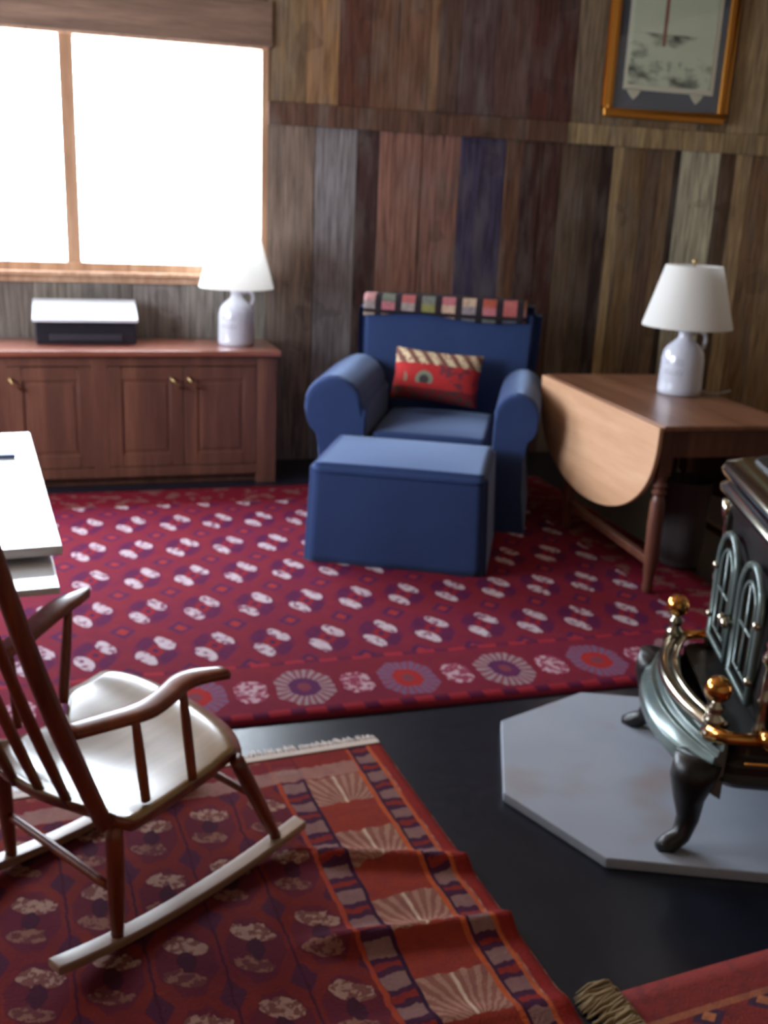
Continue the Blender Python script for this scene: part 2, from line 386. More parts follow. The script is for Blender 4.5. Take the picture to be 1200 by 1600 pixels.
def near_rug_m():
    M = Mat('orange_red_wool', (140, 44, 30), .95); x, y, z = M.obj()
    wob = M.noise(M.co, 10, 3)-.5; wob2 = M.noise(M.vec(y, x, 3.1), 10, 3)-.5
    wob3 = M.noise(M.co, 34, 3)-.5
    xx = x+wob*.016+wob3*.012*(x.lt(-.3)); yq = y+wob2*.03+wob3*.03
    base = M.mix(M.noise(M.co, 11, 4), (108, 34, 34), (136, 52, 42)); base = M.mix((M.noise(M.co, 4, 3)-.5)*2.2, base, (92, 34, 58))
    def cell(u, P, off): t = (u-off)/P+.5; return (t.fract()-.5)*P, t.floor()
    # field
    fx, _ = cell(xx, .15, -.42); fy, _ = cell(yq, .235, -.06)
    g = octm(M, fx, fy, .062, .098, 1.35)
    top = (M.noise(M.co, 30, 3)*.04+fy-fx*.3).gt(.035); 
    nz = M.noise(M.co, 34, 3)
    gc = M.mix(.6, base, (84, 34, 56)); ea = (fx-.008)/.046; eb = (fy-.052+fx*.35)/.028; ec = (fx+.012)/.042; ed = (fy+.052+fx*.35)/.024
    w1 = (ea*ea+eb*eb+(nz-.5)*1.6).lt(1.0); w2 = (ec*ec+ed*ed+(nz-.5)*1.6).lt(1.0)
    sp = M.noise(M.co, 60, 3)
    gc = M.mix(w1, gc, M.mix(sp.gt(.5), (176, 138, 122), (128, 80, 72))); gc = M.mix(w2, gc, M.mix(sp.gt(.5), (144, 98, 84), (108, 60, 60))); gc = M.mix(g.lt(.32), gc, (70, 34, 50))
    field = M.mix(g.lt(1.0), base, gc)
    mx_, _ = cell(xx, .15, -.42+.075); my, _ = cell(yq, .235, -.06+.1175)
    field = M.mix((mx_.abs()/.03+my.abs()/.05).lt(1.0), field, (82, 38, 58)); field = M.mix(mx_.abs().lt(.003), field, (74, 30, 48))
    # broad border band with beige striated panels   x in -.27..-.115
    by, bi = cell(yq, .27, -.22)
    ray = ((by+.1).atan2(xx+.19)*34.0).sin().gt(-.1)
    pan = (by.abs()).lt(.07); pc = M.mix(ray, (176, 130, 112), (150, 98, 84)); pc = M.mix((xx+.195).abs().lt(.004), pc, (214, 184, 160))
    band = M.mix(pan, M.mix(M.noise(M.vec(x, y*4, 1), 6, 2), (142, 52, 40), (160, 66, 48)), pc)
    c = M.mix(xx.gt(-.28), field, band)
    # stripes
    def stripe(c, ctr, hw, col): return M.mix(((xx-ctr).abs()).lt(hw), c, col)
    sy, _ = cell(yq, .095, 0)
    mot = M.mix((sy.abs()).lt(.022), (140, 46, 36), (142, 106, 102)); mot = M.mix((sy.abs()-.03).abs().lt(.009), mot, (70, 36, 60))
    c = stripe(c, -.315, .03, mot); c = stripe(c, -.352, .006, (172, 70, 44)); c = stripe(c, -.28, .005, (52, 30, 54))
    c = stripe(c, -.112, .006, (196, 92, 50)); c = stripe(c, -.10, .005, (60, 34, 54))
    c = stripe(c, -.072, .026, mot); c = stripe(c, -.043, .005, (196, 96, 54)); c = stripe(c, -.018, .016, (146, 44, 36)); 
    # far end panel rows
    ey = M.mix(((yq*38.0).sin()).gt(.35), (128, 40, 36), (166, 126, 116))
    c = M.mix((yq.gt(-.16))*(x.lt(-.11))*.75, c, ey)
    wv = M.noise(M.co, 160, 2); c = M.mix(wv*.6, c, M.mix(.5, c, (56, 14, 18)))
    c = M.mix((M.noise(M.co, 26, 3)-.42)*2.0, c, M.mix(.4, c, (90, 30, 60)))
    M.b.inputs['Specular IOR Level'].default_value = .1; M.color(c); M.bump(wv, .5, .004); return M.m
def ridge(x, y, ax, ay, bx, by, hgt, wd):
    dx, dy = bx-ax, by-ay; L = sqrt(dx*dx+dy*dy); t = ((x-ax)*dx+(y-ay)*dy)/(L*L); d = abs((x-ax)*dy-(y-ay)*dx)/L
    f = 1 if -.3 < t < 1.05 else max(0, 1-abs(t-.5)*2+1)*.0
    if t < 0: f = max(0, 1+t/.35)**2
    return hgt*f*math.exp(-(d/wd)**2)
def near_h(x, y):
    h = ridge(x, y, -.33, -.50, 0, -.63, .026, .024)+ridge(x, y, -.4, -.80, 0, -.86, .028, .026)+ridge(x, y, -.5, -1.06, 0, -1.12, .012, .03)
    return h+.002*sin(x*7+1)*sin(y*6)
rz = radians(4.5)
t = thing('area_rug', 'orange-red patterned oriental rug with wrinkled striped border under the rocking chair', 'rug', (.83, 2.645, 0), rz)
b = grid_sheet(-2.1, 0, -2.3, 0, 110, 150, near_h, .008); b.build('rug_pile', near_rug_m(), t, smooth=True)
def fringe(x0, x1, y, L, name, mat, parent, n=260, dirx=0, seed=3, puff=.004):
    r = random.Random(seed); b = MB()
    for i in range(n):
        x = x0+(x1-x0)*i/n+r.uniform(-.003, .003); l = L*r.uniform(.7, 1.1); a = r.uniform(-.25, .25)
        b.tube([(x, y-.005, .006), (x+a*l*.4, y+l*.5, .006+puff*r.random()), (x+a*l, y+l, .004)], [.0022, .002, .001], 5)
    return b.build(name, mat, parent, smooth=True)
CREAM = fabric('cream_fringe', (196, 180, 170), (222, 208, 198), .95, .1)
fr = fringe(-1.6, -.002, 0, .045, 'fringe', CREAM, t, 420); fr['kind'] = 'stuff'; fr['label'] = 'pale cream fringe along the far end'
b = MB(); b.box(-2.1, 0, -.022, .004, .002, .0115); o = b.build('end_band', CREAM, t, bevel=.002); o['label'] = 'pale woven end band'

def third_rug_m():
    M = Mat('dark_red_wool', (100, 26, 26), .95); x, y, z = M.obj()
    base = M.mix(M.noise(M.co, 9, 4), (110, 24, 28), (142, 44, 32))
    fy = ((y/.12)+.5).fract()-.5; fx = ((x/.14)+.5).fract()-.5
    c = M.mix((fx.abs()+fy.abs()*1.1).lt(.3), base, (64, 28, 56)); c = M.mix((fx.abs()+fy.abs()*1.1).lt(.14), c, (186, 110, 70))
    c = M.mix(y.gt(-.09), c, (128, 36, 30)); c = M.mix(((y+.1).abs()).lt(.008), c, (160, 90, 60)); c = M.mix((M.noise(M.co, 30, 3)-.5)*2, c, (60, 18, 34))
    M.color(c); M.bump(M.noise(M.co, 160, 2), .5, .004); return M.m
t = thing('area_rug', 'dark red patterned rug at the bottom right corner in front of the stove', 'rug', (1.03, 1.53, 0), radians(5.5))
b = grid_sheet(0, 1.6, -1.5, 0, 40, 40, lambda x, y: .001*sin(9*x), .009); b.build('rug_pile', third_rug_m(), t, smooth=True)
# bunched tassels on its left end
r = random.Random(5); b = MB()
for i in range(520):
    y0 = r.uniform(-.42, .01); l = r.uniform(.05, .1); k = r.uniform(.012, .035)*(1 if y0 > -.15 else .6); a = r.uniform(-.02, .03)
    b.tube([(.006, y0, .006), (-l*.3, y0+a*.4, .004+k), (-l*.7, y0+a*.8, .004+k*.7), (-l, y0+a, .004)], [.003, .0034, .003, .0014], 5)
TASSEL = fabric('tan_tassel', (134, 112, 84), (170, 148, 112), .95, .1)
o = b.build('fringe', TASSEL, t, smooth=True); o['kind'] = 'stuff'; o['label'] = 'bunched tan tassels at the left end'

# ------------------------------------------------------------------ hearth slab
def local_T(o2, ang):
    c, s_ = cos(ang), sin(ang)
    return lambda u, v: (o2[0]+c*u-s_*v, o2[1]+s_*u+c*v)
A_ST = atan2(-.37, .93); C0 = (1.155, 2.45)
def slab_m():
    M = Mat('hearth_stone', (150, 158, 172), .62); x, y, z = M.obj()
    n = M.noise(M.co, 5, 5); n2 = M.noise(M.co, 3.3, 2); c = M.mix(n, (146, 154, 170), (168, 174, 186))
    c = M.mix((n2-.58)*4.0, c, (150, 130, 122)); M.color(c); M.bump(M.noise(M.co, 60, 3), .15, .002); return M.m
pts = [(0, -.205), (0, .205), (.27, .45), (1.0, .45), (1.27, .205), (1.27, -.205), (1.0, -.47), (.25, -.465)]
b = MB(); b.prism(pts, lambda a, c, t_: Vector((a, c, t_)), [.0, .03])
o = b.build('hearth_slab', slab_m(), bevel=.004); o.location = (C0[0], C0[1], 0); o.rotation_euler = (0, 0, A_ST)
tag(o, 'pale grey octagonal hearth slab on the dark floor under the stove', 'hearth')

# ------------------------------------------------------------------ stove
IRON = Mat('black_cast_iron', (22, 18, 18), .38).m
def enamel():
    M = Mat('grey_green_enamel', (92, 104, 104), .22, .35); x, y, z = M.obj(); n = M.noise(M.co, 12, 3)
    M.color(M.mix(n, (78, 90, 92), (116, 128, 122))); return M.m
ENAMEL = enamel()
NICKEL = Mat('nickel_trim', (176, 168, 150), .16, 1).m
BRASS = Mat('brass', (208, 146, 78), .14, 1).m
MICA = Mat('mica_glass', (30, 24, 20), .12, .0).m
S = thing('wood_stove', 'ornate black cast-iron parlour stove with nickel and brass trim on the grey hearth', 'stove', (C0[0], C0[1], .03), A_ST)
VC = -.075
def leg_path(u, v, du, dv):
    return [(u, v, .25), (u-du*.01, v-dv*.01, .2), (u-du*.01, v-dv*.0, .14), (u-du*.005, v-dv*.0, .08), (u-du*.02, v-dv*.02, .035), (u-du*.05, v-dv*.035, .014), (u-du*.08, v-dv*.05, .010)]
for u, v, du, dv in ((.46, VC-.30, 1, .7), (.46, VC+.30, 1, -.7), (.98, VC-.30, -1, .7), (.98, VC+.30, -1, -.7)):
    b = MB(); b.tube(leg_path(u, v, du, dv), [.06, .056, .040, .029, .025, .027, .012], 12)
    b.ball((u-du*.055, v-dv*.04, .016), .026, 12, 1, .6)
    b.build('leg', IRON, S, smooth=True)
# base pan
def rrect(u0, u1, v0, v1, r, n=6, bulge=0):
    P = []
    for (cx, cy, a0) in ((u1-r, v1-r, 0), (u0+r, v1-r, 90), (u0+r, v0+r, 180), (u1-r, v0+r, 270)):
        for k in range(n+1):
            a = radians(a0+90*k/n); P.append((cx+r*cos(a), cy+r*sin(a)))
    return P
def stack(b, lv, u0, u1, v0, v1, r):
    b.loops([[Vector((a, c, z)) for a, c in rrect(u0-o_, u1+o_, v0-o_, v1+o_, r)] for o_, z in lv])
b = MB(); stack(b, [(-.05, .17), (0, .19), (.012, .21), (.0, .225), (.0, .25), (-.02, .27), (-.02, .3)], .50, 1.02, VC-.33, VC+.33, .06)
b.build('base', IRON, S, smooth=False, bevel=.003)
# crescent ash apron in front, ribbed
b = MB(); rings = []
N = 22
prof = [(.10, .30), (.072, .305), (.066, .285), (.045, .285), (.036, .268), (.02, .27), (.008, .245), (-.006, .235), (-.008, .205), (.01, .185), (.03, .165), (.10, .15)]
for k in range(N+1):
    a = -1+2*k/N; v = VC+.02+a*.345; bul = .105*(1-abs(a)**2.3)
    rings.append([Vector((.485-bul+o_*(1 if o_ < .09 else 1)*(.35+.65*(1-abs(a)**4)), v, z)) for o_, z in prof])
b.loops(rings); b.build('ash_apron', ENAMEL, S, smooth=False, bevel=.003)
# front foot rail
rail = [(.492-.07*(1-abs(a)**2), VC+a*.275, .325) for a in [i/12-1 for i in range(25)]]
b = MB(); b.tube(rail, [(.017, .017)]*25, 12); b.tube([(p[0]+.03, p[1], p[2]+.006) for p in rail], .010, 10)
b.build('foot_rail', NICKEL, S, smooth=True)
for sgn in (-1, 1):
    b = MB(); p = (.49, VC+sgn*.275, 0)
    b.lathe([(.022, .29), (.03, .30), (.03, .315), (.018, .325), (.026, .34), (.026, .352), (.014, .362), (.02, .374), (.02, .384), (.012, .392), (.014, .40)], p, 18)
    o = b.build('rail_post', NICKEL, S, smooth=True)
    b = MB(); b.ball((p[0], p[1], .428), .034, 20); o2 = b.build('finial', BRASS, o, smooth=True); o2['label'] = 'brass ball finial'
    b = MB(); b.tube([(.48, VC+sgn*.285, .315), (.52, VC+sgn*.315, .318), (.60, VC+sgn*.325, .322)], [.024, .017, .014], 14); b.ball((.615, VC+sgn*.325, .324), .026)
    b.build('side_rail', BRASS, S, smooth=True)
    b = MB(); b.tube([(.56, VC+sgn*.335, .262), (.98, VC+sgn*.335, .262)], .006, 8); b.build('side_trim', BRASS, S, smooth=True)
# fire box
b = MB(); stack(b, [(-.03, .29), (.0, .33), (.015, .40), (.005, .5), (-.005, .62), (.0, .72), (.02, .775)], .60, 1.0, VC-.27, VC+.27, .05)
b.build('firebox', IRON, S, smooth=False, bevel=.004)
for sgn in (-1, 1):
    vc = VC+sgn*.125
    b = MB()
    def arch(w_, z0, z1, n=14):
        P = [(-w_, z0)]
        for k in range(n+1): a = pi-pi*k/n; P.append((w_*cos(a), z1-w_+w_*sin(a)*1.0))
        P.append((w_, z0)); return P
    b.tube([(.578, vc+a, z) for a, z in arch(.098, .37, .70)]+[(.578, vc-.098, .37)], .0105, 8)
    b.tube([(.577, vc+a, z) for a, z in arch(.062, .41, .655)]+[(.577, vc-.062, .41)], .006, 8)
    b.tube([(.576, vc-.06, .53), (.576, vc+.06, .53)], .005, 6); b.tube([(.576, vc, .41), (.576, vc, .65)], .005, 6)
    d = b.build('door', ENAMEL, S, smooth=True)
    b = MB(); b.box(.581, .590, vc-.06, vc+.06, .41, .64); b.build('mica_window', MICA, d)
    b = MB(); b.tube([(.585, VC+sgn*.018, .50), (.56, VC+sgn*.018, .50)], .006, 8); b.ball((.553, VC+sgn*.018, .50), .015); b.build('knob', NICKEL, d, smooth=True)
    for zh in (.58, .43):
        b = MB(); b.ball((.572, VC+sgn*.225, zh), .012); b.build('hinge', NICKEL, d, smooth=True)
    b = MB(); p = (.60, VC+sgn*.285, 0)
    b.lathe([(.016, .30), (.02, .33), (.012, .345), (.011, .40), (.018, .41), (.011, .42), (.010, .50), (.022, .515), (.022, .53), (.012, .545), (.018, .56), (.009, .575), (.010, .70), (.02, .715), (.022, .76)], p, 16)
    b.build('corner_column', NICKEL, S, smooth=True)
# nickel swell top
b = MB(); stack(b, [(-.02, .765), (.02, .775), (.035, .79), (.035, .805), (.018, .815), (.03, .83), (.038, .85), (.03, .87), (.0, .885), (-.02, .888)], .60, 1.04, VC-.29, VC+.31, .07)
b.build('top_moulding', NICKEL, S, smooth=True)
b = MB(); stack(b, [(-.03, .885), (-.035, .90), (-.06, .91), (-.10, .925)], .60, 1.04, VC-.29, VC+.31, .07); b.build('top_plate', IRON, S, bevel=.004)
b = MB(); b.lathe([(.05, .92), (.06, .935), (.03, .95), (.02, .98), (.045, 1.01), (.06, 1.05), (.045, 1.085), (.018, 1.10), (.022, 1.12), (.0, 1.15)], (.72, VC, 0), 24); b.build('urn_finial', NICKEL, S, smooth=True)
b = MB(); b.lathe([(.085, .92), (.085, .94), (.075, .945), (.075, ZC-.04)], (.90, VC, 0), 28); b.build('stove_pipe', IRON, S, smooth=True)

# ------------------------------------------------------------------ sideboard under the window
CAB = wood('cherry_cabinet', (76, 44, 34), (98, 60, 46), (122, 78, 58), 2, .45, .8, .08, .2, .3)
CABTOP = wood('cherry_top', (110, 58, 44), (134, 76, 58), (158, 96, 76), 0, .3, .8, .02, 1.0, .26)
CX0, CX1, CF, CB, CH = -1.33, 1.075, 5.6, 6.075, .75
T = thing('sideboard_cabinet', 'long low reddish wood cabinet with bow handles under the window', 'cabinet', (CX0, CF, 0))
W_ = CX1-CX0; D_ = CB-CF
b = MB(); b.box(0, W_, 0.02, D_, .06, CH-.03); b.box(.03, W_-.03, .05, D_, 0, .06)
b.box(W_-.11, W_, 0.0, .03, 0.0, CH-.03); b.box(0, .1, 0, .03, 0, CH-.03); b.box(.1, W_-.11, .0, .03, CH-.085, CH-.03); b.box(.1, W_-.11, 0, .03, .055, .11)
for xs in (-.414-CX0, .083-CX0,): b.box(xs, xs+.083, -.001, .03, .054, CH-.031)
b.build('carcass', CAB, T, bevel=.003)
b = MB(); b.box(-.02, W_+.02, -.03, D_, CH-.03, CH); b.build('top', CABTOP, T, bevel=.005)
BR2 = Mat('antique_brass', (196, 170, 120), .3, 1).m
def door(x0, x1, hxp):
    z0, z1 = .115, CH-.09
    b = MB(); f = .07
    b.box(x0, x1, .006, .02, z0, z1); b.box(x0, x0+f, -.0, .014, z0, z1); b.box(x1-f, x1, -.0, .014, z0, z1); b.box(x0+f, x1-f, -.0, .014, z1-f, z1); b.box(x0+f, x1-f, -.0, .014, z0, z0+f)
    b.box(x0+f+.02, x1-f-.02, .002, .014, z0+f+.02, z1-f-.02)
    d = b.build('door', CAB, T, bevel=.003)
    b = MB(); zc = .575; dx, dz = .022, .024
    b.tube([(hxp-dx, -.008, zc+dz), (hxp-dx*.9, -.03, zc+dz*.9), (hxp, -.036, zc), (hxp+dx*.9, -.03, zc-dz*.9), (hxp+dx, -.008, zc-dz)], [.007, .005, .0045, .005, .007], 8)
    b.ball((hxp-dx, -.01, zc+dz), .009, 10); b.ball((hxp+dx, -.01, zc-dz), .009, 10)
    b.build('handle', BR2, d, smooth=True)
mid = .565-CX0
door(.165-CX0, .562-CX0, .523-CX0); door(.566-CX0, .962-CX0, .612-CX0)
# left bay: doors meet at x=-.37
door(-.335-CX0, .084-CX0, -.30-CX0)
door(-.80-CX0, -.412-CX0, -.45-CX0)
door(-1.225-CX0, -.804-CX0, -.84-CX0)

# printer / flat box on the sideboard
PR = Mat('printer_black', (26, 27, 38), .35).m
LID = Mat('printer_lid', (222, 230, 240), .16, .0, Coat_Weight=1.0, Coat_Roughness=.08).m  # pale base colour carries the window glare on the glossy lid
T = thing('printer', 'black box-shaped printer with shiny lid coloured pale for window glare on the sideboard', 'printer', (.07, 5.80, CH))
b = MB(); b.prism([(0.02, 0), (.235, 0), (.235, .195), (.02, .118)], lambda a, c, t_: Vector((t_, a, c)), [-.262, .262]); b.build('body', PR, T, bevel=.006)
b = MB(); b.prism([(-.006, .119), (.245, .20), (.245, .222), (-.006, .140)], lambda a, c, t_: Vector((t_, a, c)), [-.275, .275]); b.build('lid', LID, T, bevel=.006)
b = MB(); b.box(-.19, .19, .012, .03, .02, .055); b.build('paper_tray', Mat('tray_grey', (48, 48, 58), .4).m, T, bevel=.003)

# ------------------------------------------------------------------ jug lamps
def jug_m():
    M = Mat('stoneware_glaze', (190, 192, 206), .14); x, y, z = M.obj()
    n = M.noise(M.co, 9, 3); c = M.mix(n, (180, 182, 198), (206, 206, 214))
    # faded illegible lettering on the front-left side
    u = y.atan2(x); wr = M.noise(M.vec(u*9, z*70, 2), 3.0, 2).gt(.56)
    msk = ((u+2.55).abs().lt(.5))*((z-.13).abs().lt(.045))*((z*130).sin().gt(-.1))
    c = M.mix(wr*msk*.7, c, (92, 90, 104)); M.color(c)
    M.b.inputs['Coat Weight'].default_value = .6; M.b.inputs['Coat Roughness'].default_value = .06; return M.m
def shade_m():
    M = Mat('white_lamp_shade', (236, 234, 230), .85)
    nt = M.nt; tr = M.n('ShaderNodeBsdfTranslucent'); tr.inputs[0].default_value = (.97, .96, .94, 1); mx = M.n('ShaderNodeMixShader'); mx.inputs[0].default_value = .5
    out = nt.nodes['Material Output']; nt.links.new(M.b.outputs[0], mx.inputs[1]); nt.links.new(tr.outputs[0], mx.inputs[2]); nt.links.new(mx.outputs[0], out.inputs[0]); return M.m
JUG, SHADE = jug_m(), shade_m(); CORD = Mat('pale_cord', (176, 172, 166), .5).m
L1 = thing('jug_lamp', 'stoneware jug table lamp with white cone shade on the drop-leaf table', 'lamp', (2.76, 4.25, .7465), radians(0), 'jug lamps')
b = MB(); b.lathe([(.0, .0), (.094, .0), (.102, .008), (.103, .03), (.100, .12), (.099, .17), (.093, .20), (.078, .225), (.055, .245), (.038, .26), (.032, .275), (.034, .285), (.036, .30), (.024, .304), (.0, .304)], (0, 0, 0), 40)
jb = b.build('jug_body', JUG, L1, smooth=True)
b = MB(); b.tube([(.03, -.012, .285), (.055, -.02, .298), (.083, -.03, .285), (.090, -.032, .255), (.082, -.028, .222), (.07, -.024, .205)], [.010, .010, .010, .010, .011, .013], 10); b.build('jug_handle', JUG, jb, smooth=True)
b = MB(); b.lathe([(.018, .30), (.018, .325), (.012, .33), (.012, .40), (.004, .405), (.004, .605), (.012, .61), (.012, .62), (.0, .625)], (0, 0, 0), 14); b.build('stem', BR2, L1, smooth=True)
b = MB(); seg = 48; pr_ = [(.225, .315), (.137, .60)]
b.lathe([(.207, .316), (.207, .323), (.129, .595), (.1265, .595), (.204, .321), (.204, .316), (.207, .316)], (0, 0, 0), seg)
sh = b.build('lamp_shade', SHADE, L1, smooth=False); 
for p in sh.data.polygons: p.use_smooth = True
es = sh.modifiers.new('es', 'EDGE_SPLIT'); es.split_angle = radians(50)
b = MB(); b.tube([(.1, -.02, .012), (.15, -.05, .006), (.22, -.03, .006), (.30, .02, .006)] if True else [], .0045, 8); cd = b.build('cord', CORD, L1, smooth=True)
L2 = copy_tree(L1, (.885, 5.83, CH), radians(20), 'stoneware jug lamp with white shade at the window end of the sideboard')
for ch in list(L2.children):
    if ch.name.startswith('cord'): bpy.data.objects.remove(ch)

# ------------------------------------------------------------------ drop-leaf table
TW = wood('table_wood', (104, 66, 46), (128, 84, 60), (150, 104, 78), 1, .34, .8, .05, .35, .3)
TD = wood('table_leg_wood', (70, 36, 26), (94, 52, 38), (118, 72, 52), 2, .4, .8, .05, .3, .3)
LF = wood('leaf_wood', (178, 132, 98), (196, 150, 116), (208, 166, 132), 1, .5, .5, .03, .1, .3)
TX0, TX1, TY0, TY1, TZ = 2.266, 2.90, 3.555, 4.83, .737
T = thing('drop_leaf_table', 'wooden drop-leaf table with pale hanging oval leaf and turned legs behind the stove', 'table', (TX0, TY0, .009), radians(-3.3))
w_, l_ = TX1-TX0, TY1-TY0
b = MB(); b.box(0, w_, 0, l_, TZ-.022, TZ); b.build('tabletop', TW, T, bevel=.005, seg=3)
def leaf(xc, name):
    P = []; n = 40; z1 = TZ-.006; dep = .44
    for k in range(n+1):
        a = pi*k/n; P.append((l_/2-.5*l_*cos(a)*1.0*(1-.0*sin(a)), z1-.03-dep*abs(sin(a))**.80))
    P = [(0.0, z1)]+P+[(l_, z1)]
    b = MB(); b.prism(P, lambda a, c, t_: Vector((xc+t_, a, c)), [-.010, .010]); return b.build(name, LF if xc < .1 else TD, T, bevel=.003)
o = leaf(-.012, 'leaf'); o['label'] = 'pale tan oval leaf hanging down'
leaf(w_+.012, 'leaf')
b = MB(); z0, z1 = TZ-.14, TZ-.022
b.box(.04, w_-.04, .035, .057, z0, z1); b.box(.04, w_-.04, l_-.30, l_-.278, z0, z1); b.box(.04, .062, .05, l_-.3, z0, z1); b.box(w_-.062, w_-.04, .05, l_-.3, z0, z1); b.build('apron', TD, T, bevel=.003)
lp = [(.020, 0.0), (.025, .02), (.021, .05), (.026, .10), (.030, .16), (.033, .30), (.031, .40), (.022, .43), (.034, .445), (.022, .46), (.034, .475), (.024, .49), (.03, .52)]
LEGS = [(.045, .06), (.045, l_-.33), (w_-.045, .06), (w_-.045, l_-.33)]
for x, y in LEGS:
    b = MB(); b.lathe(lp, (x, y, 0), 18); b.box(x-.028, x+.028, y-.028, y+.028, .52, z1); b.build('leg', TD, T, smooth=True, bevel=.002)
for x in (.045, w_-.045):
    b = MB(); b.box(x-.016, x+.016, .06, l_-.33, .12, .155); b.build('stretcher', TD, T, bevel=.003)
# wastebasket under table end
b = MB(); b.lathe([(.0, .004), (.085, .004), (.09, .01), (.108, .40), (.114, .405), (.110, .408), (.102, .40), (.085, .02), (0, .02)], (0, 0, 0), 28)
o = b.build('wastebasket', wood('basket_grey', (50, 44, 46), (70, 60, 60), (88, 76, 74), 2, .8), smooth=True); o.location = (2.66, 3.92, 0.01)
tag(o, 'tall dim grey-brown wastebasket on the floor under the drop-leaf table', 'basket')

# ------------------------------------------------------------------ framed picture
GOLD = Mat('gold_frame', (190, 128, 52), .32, .75).m
def print_m():
    M = Mat('tree_print', (180, 200, 170), .6); x, y, z = M.obj()
    n = M.noise(M.co, 5, 4); n2 = M.noise(M.vec(x*1.2, 2, z*2.4), 4.2, 4); n3 = M.noise(M.vec(x*3, 2, z*1.5), 5, 3)
    c = M.mix(n, (200, 222, 192), (234, 242, 220)); c = M.mix((n2-.50)*6.0*((z-.32).abs().lt(.17)), c, (70, 82, 74)); c = M.mix((n3-.56)*5*z.lt(.34), c, (104, 132, 122))
    c = M.mix(((x-.36).abs().lt(.012))*z.gt(.42), c, (150, 96, 78)); M.color(c); return M.m
PX0, PX1, PZ0, PZ1 = 3.165, 4.075, 2.115, 3.0
PX0 += .0
T = thing('framed_picture', 'gold-framed pale green tree picture hanging on the barn-board wall', 'picture', (PX0, YW-.03, 2.115))
PW, PH = .845, .98
b = MB(); fw = .052
b.box(0, PW, -.022, .012, 0, fw); b.box(0, PW, -.022, .012, PH-fw, PH); b.box(0, fw, -.022, .012, fw, PH-fw); b.box(PW-fw, PW, -.022, .012, fw, PH-fw)
b.build('frame', GOLD, T, bevel=.012, seg=3)
b = MB(); b.box(fw-.005, PW-fw+.005, -.004, .004, fw-.005, PH-fw+.005); b.build('mat_board', Mat('slate_mat', (74, 86, 104), .8).m, T)
b = MB(); q0, q1, r0 = .115, .745, .165
b.box(q0, q1, -.008, -.003, r0, PH-.12); b.build('white_border', Mat('ivory_bevel', (226, 226, 206), .7).m, T)
b = MB(); b.box(q0+.02, q1-.03, -.011, -.006, r0+.03, PH-.14); o = b.build('print', print_m(), T)
b = MB()
REFLM = Mat('ivory_reflection', (222, 222, 200), .7).m  # pale shapes on the mat stand for reflections in the glass
for xs in (.19, .63):
    b = MB(); b.prism([(-.05, 0), (.05, 0), (.03, -.035), (.0, -.06), (-.03, -.03)], lambda a, c, t_: Vector((xs+a, t_, r0+.004+c)), [-.008, -.003]); b.build('glass_reflection', REFLM, T)
b = MB(); b.box(fw, PW-fw, -.0145, -.013, fw, PH-fw); b.build('glass', GLASS, T)

# ------------------------------------------------------------------ armchair
BLUE = fabric('blue_cotton', (36, 48, 82), (50, 68, 112), .85, .5)
A_CH = atan2(-.43, .9)
AC = thing('armchair', 'wide blue slipcovered armchair with rolled arms against the wooden wall', 'armchair', (1.655, 4.665, 0.008), A_CH)
def roundbox(x0, x1, y0, y1, z0, z1, name, parent, bev=.03, mat=None, loc=(0, 0, 0), defo=None, n=10):
    b = MB(); b.box(x0, x1, y0, y1, z0, z1)
    if defo:
        bmesh.ops.subdivide_edges(b.bm, edges=b.bm.edges[:], cuts=n, use_grid_fill=True)
        bmesh.ops.bevel(b.bm, geom=[e for e in b.bm.edges if len(e.link_faces) == 2 and e.calc_face_angle(0) > 1 and not all(v.co.z < z0+1e-4 for v in e.verts)], offset=bev, segments=3, affect='EDGES')
        for v in b.bm.verts: v.co = defo(v.co)
        return b.build(name, mat or BLUE, parent, smooth=True)
    return b.build(name, mat or BLUE, parent, bevel=bev, seg=5)
HWC = .53
def skirt_def(c):
    f = max(0, (.30-c.z)/.30); return Vector((c.x*(1+.03*f), c.y-(.02*f if c.y < .4 else -.0)+.006*f*sin(c.x*30), c.z))
roundbox(-.44, .44, .04, .92, 0, .31, 'base', AC, .02, defo=skirt_def, n=12)
for sgn in (-1, 1):
    wide = 1.0 if sgn > 0 else 1.32
    P = [(.315, .0), (.315, .57)]
    cx, cz, R = (.425, .595, .105) if sgn > 0 else (.485, .585, .140)
    for k in range(0, 15): a = radians(178-k*16.5); P.append((cx+R*cos(a)*1.05, cz+R*sin(a)))
    P += [(.475, .40), (.48, .2), (.505, 0)] if sgn > 0 else [(.56, .40), (.545, .2), (.55, 0)]
    rings = []
    for y, s_, dz in ((-.005, .94, -.02), (.008, .985, -.006), (.03, 1, 0), (.25, 1, .006), (.5, 1, .012), (.78, .99, .012)):
        rings.append([Vector((sgn*(.40+(a-.40)*s_), y, (c*s_+ (0 if c < .3 else dz)) if c > 0 else 0)) for a, c in P])
    b = MB(); b.loops(rings); b.build('arm', BLUE, AC, smooth=False, bevel=.012, seg=3)
def cush(c):
    a = c.x/.32; e = (c.y-.36)/.38; k = (1-abs(a)**4)*(1-abs(e)**4)
    return Vector((c.x, c.y+(.02 if c.y > .36 else -.02)*(1-a*a), c.z+(.03*k if c.z > .38 else 0)))
roundbox(-.312, .312, -.01, .74, .31, .445, 'seat_cushion', AC, .035, defo=cush, n=10)
def backd(c):
    z = c.z; lean = .12*(z-.3)/.75
    w = 1.0+.03*sstep(.5, 1.0, z)
    dome = 0 if z < .7 else -.015*(c.x/.5)**2*(z-.7)/.3
    bul = -.03*(1-abs(c.x/.5)**3)*(1-((z-.75)/.35)**2) if (c.y < .75 and z > .42) else 0
    seam = .012*math.exp(-(c.x/.02)**2) if (c.y < .75 and z > .42) else 0
    return Vector((c.x*w, c.y+lean+bul+seam, z+dome))
